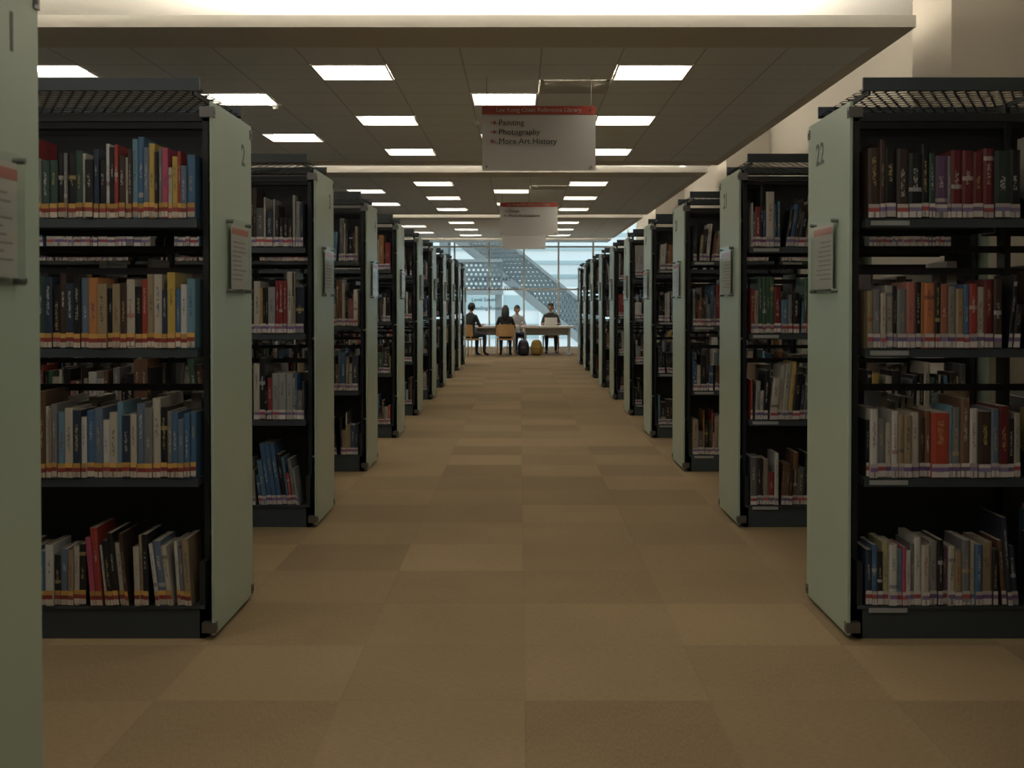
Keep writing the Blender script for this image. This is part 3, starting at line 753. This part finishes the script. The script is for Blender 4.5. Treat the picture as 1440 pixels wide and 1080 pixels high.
    for s in (-1, 1):
        h.ball((s*0.030, 0.080, 0.0), (0.013,0.010,0.006), 2, 10, 6); h.ball((s*0.030, 0.088, 0.0), (0.006,0.004,0.0055), 1, 8, 6)
        h.box(s*0.030-0.015, s*0.030+0.015, 0.084, 0.091, 0.020, 0.024, 1)
        h.ball((s*0.079, -0.005, -0.01), (0.010,0.018,0.030), 0, 10, 8)
    h.ball((0, 0.084, -0.064), (0.022,0.010,0.006), 3, 10, 6)
    hh = MB(); hh.ball((0,-0.006,0.010), (0.089,0.106,0.124), 1, 28, 20)
    keep = []
    for f in hh.f:
        c = sum((Vector(hh.v[i]) for i in f), Vector())/len(f)
        if c.y > 0.035 and c.z < 0.062: continue
        if c.z < -0.02 and c.y > -0.012: continue
        if c.z < (-0.075): continue
        keep.append(f)
    n = len(h.v); h.v += hh.v
    for f in keep: h.f.append(tuple(n+i for i in f)); h.m.append(1)
    if longhair:
        h.ball((0,-0.075,-0.11), (0.098,0.052,0.20), 1, 20, 14); 
        for s in (-1,1): h.ball((s*0.075,-0.03,-0.10), (0.03,0.045,0.16), 1, 12, 10)
    RM = Matrix.Rotation(-headpitch, 4, 'X'); off = Vector((0,0.075,1.215))
    n = len(b.v); b.v += [tuple(RM @ Vector(p) + off) for p in h.v]
    mp = {0:2, 1:4, 2:5, 3:6}
    for f, m in zip(h.f, h.m): b.f.append(tuple(n+i for i in f)); b.m.append(mp[m])
    ob = b.build(name, [ms, mt, mk, msh, mh, msc, mlip], None, loc, smooth=True)
    ob.rotation_euler = (0,0,rot); ob.scale = (sc,)*3
    return ob
BK = (0.012,0.010,0.009)
person('seated_woman', (-0.36, 28.30, 0), 0.0, (0.02,0.02,0.025), (0.03,0.03,0.04), BK, True)
chair((-0.36, 28.30, 0), 0.0)
person('seated_man', (-1.24, 28.2, 0), -0.6, (0.025,0.03,0.03), (0.03,0.035,0.05), BK, False, headpitch=0.3, sc=1.0)
chair((-1.24, 28.2, 0), -0.6)
person('seated_student', (-0.09, 30.12, 0), math.pi+0.25, (0.42,0.42,0.42), (0.04,0.05,0.09), BK, False, headpitch=0.35)
chair((-0.09, 30.12, 0), math.pi+0.25)
person('seated_reader', (0.82, 30.20, 0), math.pi, (0.05,0.045,0.04), (0.04,0.04,0.05), BK, False, headpitch=0.3, sc=1.0)
chair((0.82, 30.20, 0), math.pi)

def laptop(loc, rot):
    r = empty('laptop', loc, rot); b = MB()
    b.box(-0.16,0.16,-0.11,0.11,0,0.014,0)
    n = len(b.v)
    b.v += [(-0.16,-0.11,0.014),(0.16,-0.11,0.014),(0.16,-0.17,0.21),(-0.16,-0.17,0.21),(-0.16,-0.116,0.012),(0.16,-0.116,0.012),(0.16,-0.176,0.208),(-0.16,-0.176,0.208)]
    for f,m in (((0,1,2,3),1),((4,5,6,7),0),((0,1,5,4),0),((1,2,6,5),0),((2,3,7,6),0),((3,0,4,7),0)): b.f.append(tuple(n+i for i in f)); b.m.append(m)
    b.build('case', [M_white, M_dark], r); return r
laptop((0.80, 29.45, 0.741), 0.0)
def open_book(loc, rot=0):
    b = MB()
    for s in (-1,1):
        pts = [(0,0.004),(0.03,0.018),(0.08,0.02),(0.15,0.008)]
        for i in range(3):
            (a,za),(c,zc) = pts[i],pts[i+1]
            b.quad((s*a,-0.11,za),(s*c,-0.11,zc),(s*c,0.11,zc),(s*a,0.11,za),0)
            b.quad((s*a,-0.11,0),(s*c,-0.11,0),(s*c,-0.11,zc),(s*a,-0.11,za),0)
    b.box(-0.155,0.155,-0.115,0.115,-0.0005,0.002,1)
    o = b.build('open_book', [M_paper, M_signred], loc=loc); o.rotation_euler = (0,0,rot)
open_book((-0.36, 28.98, 0.742)); open_book((-0.12, 29.3, 0.742), 0.2); open_book((0.32, 29.2, 0.742), -0.3)
def backpack(loc, mat):
    b = MB()
    def fn(p):
        q = Vector([math.copysign(abs(c)**0.55, c) for c in p]) 
        if q.z > 0: q.x *= 1-0.2*q.z; q.y *= 1-0.25*q.z
        return q
    b.ball((0,0,0.2), (0.15,0.09,0.2), 0, 20, 14, fn); b.ball((0,-0.09,0.13), (0.11,0.05,0.10), 0, 16, 10, fn)
    for s in (-1,1):
        for i in range(6):
            t0 = i/6*math.pi; t1 = (i+1)/6*math.pi
            b.cyl((s*0.07, 0.08+0.04*math.sin(t0), 0.2+0.13*math.cos(t0)), (s*0.07, 0.08+0.04*math.sin(t1), 0.2+0.13*math.cos(t1)), 0.012, m=1, seg=6)
    b.box(-0.1,0.1,-0.143,-0.138,0.19,0.197,1)
    b.build('backpack', [mat, M_dark], loc=loc, smooth=True)
backpack((0.42, 28.68, 0.0), M_yellow); backpack((0.09, 28.62, 0.0), M_dark)

# ---------------------------------------------------------------- world / camera
w = bpy.data.worlds.new('World'); scene.world = w; w.use_nodes = True
nt = w.node_tree; bg = nt.nodes['Background']
tc = nt.nodes.new('ShaderNodeTexCoord'); sp = nt.nodes.new('ShaderNodeSeparateXYZ'); rp = nt.nodes.new('ShaderNodeValToRGB')
nt.links.new(tc.outputs['Generated'], sp.inputs[0]); nt.links.new(sp.outputs[2], rp.inputs[0])
rp.color_ramp.elements[0].color = (0.86, 0.93, 0.95, 1); rp.color_ramp.elements[1].color = (0.6, 0.75, 0.9, 1)
nt.links.new(rp.outputs[0], bg.inputs['Color']); bg.inputs['Strength'].default_value = 1.75

cam = bpy.data.cameras.new('Camera'); co = bpy.data.objects.new('Camera', cam); COL.objects.link(co)
co.location = (0, 0, 1.31)
cam.sensor_width = 36; cam.lens = 40.0
pitch = 1.0
co.rotation_euler = (math.radians(90-pitch), 0, 0)
cam.shift_y = -(113-1600*math.tan(math.radians(pitch)))/1440
cam.shift_x = -11/1440
cam.clip_start = 0.05; cam.clip_end = 300
cam.dof.use_dof = True; cam.dof.focus_distance = 8.0; cam.dof.aperture_fstop = 5.6
scene.camera = co
